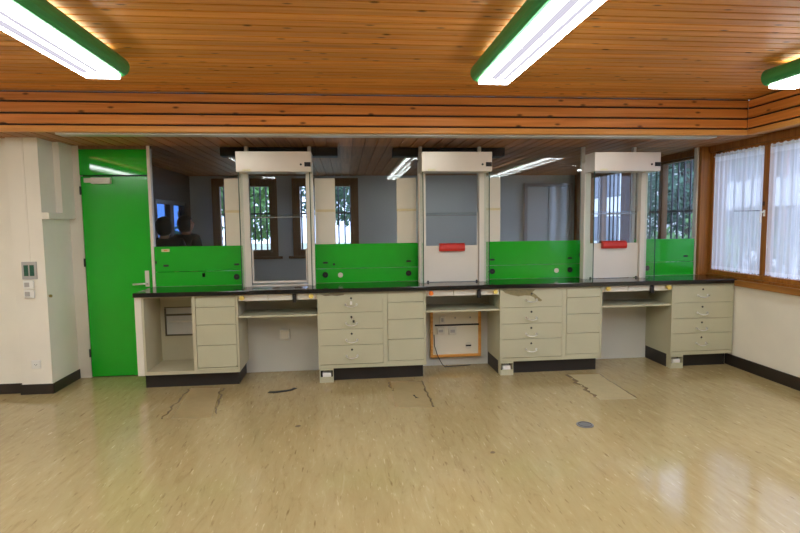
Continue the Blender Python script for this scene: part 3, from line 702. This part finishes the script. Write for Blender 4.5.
# ------------------------------------------------------------------ curtains
def curtain(y0, y1, label, zb, zt, folds, seed):
    rnd = random.Random(seed)
    c = thing('curtain', (3.927, (y0+y1)/2, zb), label, 'curtain', 'white curtains at the window')
    def sheet(z0, z1, nz, amp, dx=0, edge=None):
        bm = bmesh.new(); ny = 110; rows = []
        ph = [rnd.uniform(0, 6) for _ in range(4)]
        for j in range(nz+1):
            z = z0+(z1-z0)*j/nz; row = []
            for i in range(ny+1):
                u = i/ny; y = y0+(y1-y0)*u
                x = 3.927+dx+amp*math.sin(2*PI*folds*u+ph0[0]+.8*math.sin(2*PI*u*1.7+ph0[1]))+amp*.4*math.sin(2*PI*folds*2.3*u+ph0[2])
                zz = z
                if edge and j == edge[0]: zz += edge[1]*abs(math.sin(PI*u*26))
                row.append(bm.verts.new((x, y, zz)))
            rows.append(row)
        for a, b in zip(rows, rows[1:]):
            for i in range(ny): bm.faces.new((a[i], a[i+1], b[i+1], b[i])).smooth = True
        return bm
    ph0 = [rnd.uniform(0, 6) for _ in range(4)]
    obj('cloth', sheet(zb+.045, zt-.075, 6, .010), M['curtain'], c)
    obj('gathered_heading', sheet(zt-.075, zt, 4, .010, edge=(4, .012)), M['lace'], c)
    obj('lace_edge', sheet(zb, zb+.045, 2, .010, edge=(0, .014)), M['lace'], c)
    obj('rod', cyl(bmesh.new(), (3.927, y0-.004, zt-.018), (3.927, y1+.004, zt-.018), .005, 10), M['white'], c)
curtain(4.706, 5.384, 'white pleated curtain in the left casement next to the worktop', .962, 2.182, 9, 3)
curtain(3.946, 4.624, 'white pleated curtain in the right casement, cut by the picture edge', .962, 2.182, 8, 5)
tag(obj('curtain_wire', cyl(bmesh.new(), (3.908, 4.705, 1.578), (3.908, 5.04, 1.582), .003, 8), M['dark']), 'thin dark rod lying across the left curtain at handle height', 'rod')

# ------------------------------------------------------------------ window guards outside
def guard_x(y0, y1, label):
    g = thing('window_guard', (4.2, (y0+y1)/2, .75), label, 'window guard', 'iron bars outside the windows')
    for z in (.75, 1.61, 2.35): obj('rail', B(4.188, 4.212, y0, y1, z-.014, z+.014), M['bar'], g)
    n = int((y1-y0)/.125)
    for k in range(n+1):
        y = y0+.02+(y1-y0-.04)*k/n; obj('bar', cyl(bmesh.new(), (4.2, y, .70), (4.2, y, 2.40), .012, 8), M['bar'], g)
def guard_y(x0, x1, label):
    g = thing('window_guard', ((x0+x1)/2, 9.15, .75), label, 'window guard', 'iron bars outside the windows')
    for z in (.95, 1.68, 2.35): obj('rail', B(x0, x1, 9.138, 9.162, z-.012, z+.012), M['bar'], g)
    n = int((x1-x0)/.10)
    for k in range(n+1):
        x = x0+.02+(x1-x0-.04)*k/n; obj('bar', cyl(bmesh.new(), (x, 9.15, .70), (x, 9.15, 2.40), .013, 8), M['bar'], g)
guard_x(3.89, 5.44, 'iron bars outside the curtained window')
guard_x(5.66, 7.04, 'iron bars outside the window beside the far right green panel')
guard_x(7.28, 8.56, 'iron bars outside the window seen through the rightmost hood')
guard_y(-2.11, -1.09, 'iron bars outside the window seen through the leftmost hood')
guard_y(-.85, .22, 'iron bars outside the window seen through the middle glass')

# ------------------------------------------------------------------ floor repairs and fittings
def patch(name, pts, label, mat, cat, th=.0015, group=None, edges=None):
    p = obj(name, prism(bmesh.new(), pts, 'Z', .0002, th), mat)
    return tag(p, label, cat, group)
M['patch'] = paint('repair_linoleum', srgb(182, 166, 126), 0.35, 0.06, 14)
M['patch_b'] = paint('cut_linoleum', srgb(166, 147, 106), 0.35, 0.06, 14)
pt = thing('floor_patch', (-1.27, 4.6, 0), 'long repaired patch in the floor before the open cabinet', 'floor patch', 'repaired patches in the floor')
obj('sheet', prism(bmesh.new(), [(-1.45, 5.0), (-1.18, 4.97), (-1.07, 4.19), (-1.38, 4.21)], 'Z', .0002, .0014), M['patch_b'], pt)
def crack(pts, w0, seed, z=.002):
    rnd = random.Random(seed); a, b = [], []
    for (x, y) in pts:
        w = w0*rnd.uniform(.3, 1.5); a.append((x-w, y)); b.append((x+w, y+rnd.uniform(-.01, .01)))
    return prism(bmesh.new(), a+b[::-1], 'Z', .0002, z)
def jag(p, q, n, j, seed):
    rnd = random.Random(seed)
    return [(p[0]+(q[0]-p[0])*k/n+rnd.uniform(-j, j), p[1]+(q[1]-p[1])*k/n) for k in range(n+1)]
obj('dirty_edge', crack(jag((-1.46, 4.98), (-1.45, 4.22), 14, .018, 1), .007, 1), M['grime'], pt)
obj('dirty_edge', crack(jag((-1.16, 4.95), (-1.06, 4.28), 14, .02, 2), .007, 2), M['grime'], pt)
pt = thing('floor_patch', (.54, 4.6, 0), 'repaired patch in the floor before the cabinet with keys', 'floor patch', 'repaired patches in the floor')
obj('sheet', prism(bmesh.new(), [(.40, 4.95), (.69, 4.9), (.68, 4.2), (.38, 4.23)], 'Z', .0002, .0014), M['patch_b'], pt)
obj('dirty_edge', crack(jag((.70, 4.93), (.685, 4.2), 14, .012, 3), .006, 3), M['grime'], pt)
obj('dirty_edge', crack(jag((.395, 4.93), (.385, 4.66), 8, .022, 4), .007, 4), M['grime'], pt)
obj('hole', crack([(.565, 4.52), (.57, 4.49), (.58, 4.46), (.585, 4.44)], .013, 8, .0022), M['black'], pt)
pt = thing('floor_patch', (2.27, 4.55, 0), 'pale repaired patch in the floor before the stained cabinet', 'floor patch', 'repaired patches in the floor')
obj('sheet', prism(bmesh.new(), [(2.13, 4.93), (2.45, 4.91), (2.42, 4.17), (2.10, 4.18)], 'Z', .0002, .0014), M['patch'], pt)
obj('dirty_edge', crack(jag((2.12, 4.93), (2.11, 4.25), 16, .024, 5), .013, 5), M['grime'], pt)
obj('dirty_edge', crack(jag((2.45, 4.9), (2.43, 4.2), 12, .008, 6), .005, 6), M['grime'], pt)
dr = thing('floor_outlet', (1.731, 3.671, 0), 'round grey metal floor outlet cover before the right half', 'floor outlet')
obj('cover', cyl(bmesh.new(), (1.731, 3.671, 0.0003), (1.731, 3.671, .006), .062, 32, bev=.003), M['steel'], dr)
obj('cover_ring', tube(bmesh.new(), [(1.731+.046*math.cos(k*PI/16), 3.671+.046*math.sin(k*PI/16), .0062) for k in range(33)], .0022, 6), M['dark'], dr)
poly = [(-.72, 4.76), (-.66, 4.745), (-.55, 4.78), (-.51, 4.80), (-.47, 4.86), (-.50, 4.88), (-.53, 4.83), (-.57, 4.815), (-.66, 4.795), (-.71, 4.80)]
patch('floor_scrap', poly, 'curved black scrap lying on the floor before the left knee space', M['black'], 'scrap', .003)
for x, y, s in ((-.38, 3.93, .022), (.93, 3.30, .018)):
    patch('floor_chip', [(x-s, y-s*.6), (x+s*.2, y-s), (x+s, y), (x+s*.3, y+s*.9), (x-s*.7, y+s*.5)], 'small dark chip in the linoleum '+('before the left cabinets' if x < 0 else 'in mid floor'), M['grime'], 'chip', .0012)

# ------------------------------------------------------------------ figures behind the left glass in place of reflected people
def skin_mesh(name, nodes, edges, mat, parent, sub=2):
    me = bpy.data.meshes.new(name); off = root_loc(parent)
    me.from_pydata([Vector(p)-off for p, r in nodes], edges, [])
    o = bpy.data.objects.new(name, me); COL.objects.link(o); o.parent = parent; me.materials.append(mat)
    md = o.modifiers.new('skin', 'SKIN'); md.use_smooth_shade = True
    ly = me.skin_vertices[0].data if me.skin_vertices else None
    if ly is None:
        bm = bmesh.new(); bm.from_mesh(me); bm.verts.layers.skin.verify(); bm.to_mesh(me); bm.free(); ly = me.skin_vertices[0].data
    for i, (p, r) in enumerate(nodes):
        ly[i].radius = (r, r) if not isinstance(r, tuple) else r; ly[i].use_root = (i == 0)
    s = o.modifiers.new('sub', 'SUBSURF'); s.levels = sub; s.render_levels = sub
    return o
def person(x, y, h, face, reach, label):
    """standing figure; face = heading angle (0 looks along -Y), reach = right forearm held out"""
    k = h/1.70
    root = thing('person', (x, y, 0), label, 'person')
    ca, sa = math.cos(face), math.sin(face)
    def P(a, b, c): return (x+(a*ca-b*sa)*k, y+(a*sa+b*ca)*k, c*k)
    nodes, edges = [], []
    def add(p, r, par=None):
        nodes.append((P(*p), r*k)); i = len(nodes)-1
        if par is not None: edges.append((par, i))
        return i
    pel = add((0, 0, .92), .13); ab = add((0, -.005, 1.08), .125, pel); ch = add((0, 0, 1.27), .145, ab); nk0 = add((0, .01, 1.42), .065, ch)
    nk = add((0, 0, 1.48), .052, nk0); h0 = add((0, -.018, 1.54), .078, nk); h1 = add((0, -.012, 1.60), .092, h0); add((0, -.005, 1.655), .062, h1)
    add((0, -.115, 1.565), .012, h0)                       # nose
    for s in (-1, 1): add((s*.088, 0, 1.575), .014, h0)    # ears
    hands = []
    for s in (-1, 1):
        sh = add((s*.175, .005, 1.38), .062, ch)
        if s == 1 and reach: el, wr, hd = (.26, -.06, 1.13), (.27, -.29, 1.24), (.265, -.36, 1.26)
        else: el, wr, hd = (s*.225, .02, 1.10), (s*.235, -.05, .86), (s*.235, -.07, .79)
        e = add(el, .045, sh); w = add(wr, .030, e); hh = add(hd, .034, w)
        D = Vector(hd)-Vector(wr); D.normalize(); side = Vector((1, 0, 0)) if abs(D.y) > .5 else Vector((0, 1, 0))
        for q, ln in zip((-.027, -.009, .009, .027), (.075, .088, .083, .062)):
            a = add(tuple(Vector(hd)+D*.035+side*q), .009, hh); b_ = add(tuple(Vector(hd)+D*(.035+ln*.55)+side*q*1.1), .0085, a)
            add(tuple(Vector(hd)+D*(.035+ln*.9)+side*q*1.1+Vector((0, 0, -.018))), .007, b_)
        a = add(tuple(Vector(hd)-side*.04*s+D*.005), .010, hh); add(tuple(Vector(hd)-side*.06*s+D*.045), .008, a)
    for s in (-1, 1):
        hp = add((s*.095, 0, .86), .098, pel); kn_ = add((s*.10, -.01, .48), .060, hp); an = add((s*.10, .02, .09), .040, kn_)
        ft = add((s*.105, -.05, .045), .042, an); add((s*.11, -.15, .032), .030, ft)
    skin_mesh('body', nodes, edges, M['skin'], root)
    # jacket
    nodes, edges = [], []
    a0 = add((0, 0, .84), .150); a1 = add((0, -.005, 1.08), .145, a0); a2 = add((0, 0, 1.27), .165, a1); add((0, .01, 1.44), .075, a2)
    for s in (-1, 1):
        sh = add((s*.18, .005, 1.385), .076, a2)
        if s == 1 and reach: e = add((.26, -.06, 1.13), .060, sh); add((.27, -.27, 1.232), .044, e)
        else: e = add((s*.228, .02, 1.10), .060, sh); add((s*.236, -.045, .88), .044, e)
    skin_mesh('jacket', nodes, edges, M['cloth'], root)
    nodes, edges = [], []
    a0 = add((0, 0, .93), .142)
    for s in (-1, 1):
        hp = add((s*.095, 0, .84), .112, a0); kk = add((s*.10, -.01, .48), .076, hp); add((s*.10, .02, .10), .062, kk)
    skin_mesh('trousers', nodes, edges, M['cloth'], root)
    for s in (-1, 1):
        nodes, edges = [], []
        a0 = add((s*.10, .03, .055), .052); a1 = add((s*.105, -.06, .050), .048, a0); add((s*.11, -.17, .040), .038, a1)
        skin_mesh('shoe', nodes, edges, M['black'], root)
    bm = bmesh.new(); bmesh.ops.create_uvsphere(bm, u_segments=20, v_segments=14, radius=1)
    bmesh.ops.delete(bm, geom=[v for v in bm.verts if v.co.y < -.25 and v.co.z < .25], context='VERTS')
    for v in bm.verts:
        c_ = v.co.copy(); v.co = P(c_.x*.098, .012+c_.y*.112, 1.60+c_.z*.108-(.03 if c_.z < -.4 else 0))
    for f_ in bm.faces: f_.smooth = True
    obj('hair', bm, M['hair'], root)
    for s in (-1, 1):
        bm = bmesh.new(); bmesh.ops.create_uvsphere(bm, u_segments=8, v_segments=6, radius=.012*k); bmesh.ops.translate(bm, vec=P(s*.033, -.098, 1.59), verts=bm.verts)
        obj('eye', bm, M['white'], root)
person(-2.06, 7.20, 1.63, math.radians(150), True, 'person in dark clothing behind the left glass holding one forearm out')
person(-2.06, 6.35, 1.60, math.radians(195), False, 'person in dark clothing behind the left glass, standing nearest the green door')

# ------------------------------------------------------------------ outdoors
gm = obj('ground', B(-30, 45, -25, 60, -.62, -.60), M['grass']); gm['kind'] = 'structure'; gm['label'] = 'lawn and path outside'; gm['category'] = 'ground'
def tree(x, y, r, zc, mat, label, n, seed, sq=1.0):
    rnd = random.Random(seed)
    t = thing('tree', (x, y, -.6), label, 'tree', 'trees outside')
    tr = bmesh.new(); cyl(tr, (x, y, -.6), (x, y, zc), .16, 12, .07)
    for k in range(6):
        a = rnd.uniform(0, 6.28); tube(tr, [(x, y, zc-r*.7), (x+math.cos(a)*r*.35, y+math.sin(a)*r*.35, zc-r*.2), (x+math.cos(a)*r*.6, y+math.sin(a)*r*.6, zc+r*.3)], .035, 6)
    obj('trunk', tr, M['bark'], t)
    bm = bmesh.new(); blobs = [(Vector((rnd.gauss(0, .45), rnd.gauss(0, .45), rnd.gauss(0, .5)*sq))*r, r*rnd.uniform(.3, .5)) for _ in range(14)]
    for _ in range(n):
        c, br = rnd.choice(blobs)
        dvec = Vector((rnd.gauss(0, 1), rnd.gauss(0, 1), rnd.gauss(0, 1))).normalized()*br*rnd.uniform(.5, 1)
        p = Vector((x, y, zc))+c+dvec; s = rnd.uniform(.07, .15)
        u = Vector((rnd.gauss(0, 1), rnd.gauss(0, 1), rnd.gauss(0, 1))).normalized(); w = u.orthogonal().normalized()
        bm.faces.new([bm.verts.new(p+u*s), bm.verts.new(p+w*s*.5), bm.verts.new(p-u*s), bm.verts.new(p-w*s*.5)])
    obj('leaves', bm, mat, t)
tree(-2.75, 14.5, 1.6, 2.5, M['leaf'], 'leafy tree seen through the window behind the leftmost hood', 3200, 11)
tree(-.7, 21.0, 1.8, 2.9, M['leaf_d'], 'leafy tree seen through the window behind the middle glass', 2600, 12)
tree(9.2, 13.6, 2.3, 3.0, M['leaf_d'], 'dense dark tree outside the window beside the far right green panel', 5200, 13)
tree(8.2, 11.6, .95, .75, M['leaf'], 'low green bush outside the far right window', 1800, 14, .5)
def house(x0, x1, y0, y1, h, label, bands):
    b = thing('house', ((x0+x1)/2, (y0+y1)/2, -.6), label, 'house', 'houses outside')
    obj('walls', B(x0, x1, y0, y1, -.6, h), M['house'], b)
    xm = (x0+x1)/2
    obj('roof', prism(bmesh.new(), [(x0-.5, h), (x1+.5, h), (xm, h+2.2)], 'Y', y0-.4, y1+.4), M['roof'], b)
    for z in bands:
        n = 3
        for k in range(n):
            yc = y0+(y1-y0)*(k+.5)/n; w = obj('window', B(x0-.03, x0+.05, yc-.6, yc+.6, z, z+1.2), M['house_win'], b)
            if x0 < 13: continue
            obj('shutter', B(x0-.06, x0-.03, yc-1.1, yc-.62, z-.05, z+1.25), M['roof'], w)
            obj('shutter', B(x0-.06, x0-.03, yc+.62, yc+1.1, z-.05, z+1.25), M['roof'], w)
house(14, 22, 14.2, 19.5, 4.6, 'white house with red shutters outside the curtained window', (.6, 2.9))
house(12.5, 19, 23, 29, 4.2, 'white house with reddish roof seen through the rightmost hood', (.5, 2.6))

# ------------------------------------------------------------------ world and camera
w = bpy.data.worlds.new('overcast_daylight'); S.world = w; w.use_nodes = True
nt = w.node_tree; bg = nt.nodes['Background']
bg.inputs['Color'].default_value = (0.55, 0.66, 1.0, 1); bg.inputs['Strength'].default_value = 1.4

def rot():
    yaw, pit, rol = (math.radians(a) for a in (5.79, 4.68, .665))
    cy, sy, cp, sp, cr, sr = math.cos(yaw), math.sin(yaw), math.cos(pit), math.sin(pit), math.cos(rol), math.sin(rol)
    fwd = Vector((sy*cp, cy*cp, -sp)); right = Vector((cy, -sy, 0)); down = fwd.cross(right)
    r = cr*right+sr*down; d = -sr*right+cr*down
    return Matrix((r, -d, -fwd)).transposed()
cam = bpy.data.cameras.new('camera'); cam.lens = 24; cam.sensor_width = 36; cam.sensor_fit = 'HORIZONTAL'; cam.clip_start = .05
co = bpy.data.objects.new('camera', cam); COL.objects.link(co)
co.matrix_world = Matrix.Translation((0, 0, 1.503)) @ rot().to_4x4()
S.camera = co
S.view_settings.view_transform = 'Standard'; S.view_settings.look = 'None'; S.view_settings.gamma = 1
S.view_settings.use_curve_mapping = False; S.view_settings.exposure = 1.72
S.cycles.use_denoising = True
S.cycles.max_bounces = 10; S.cycles.transparent_max_bounces = 24
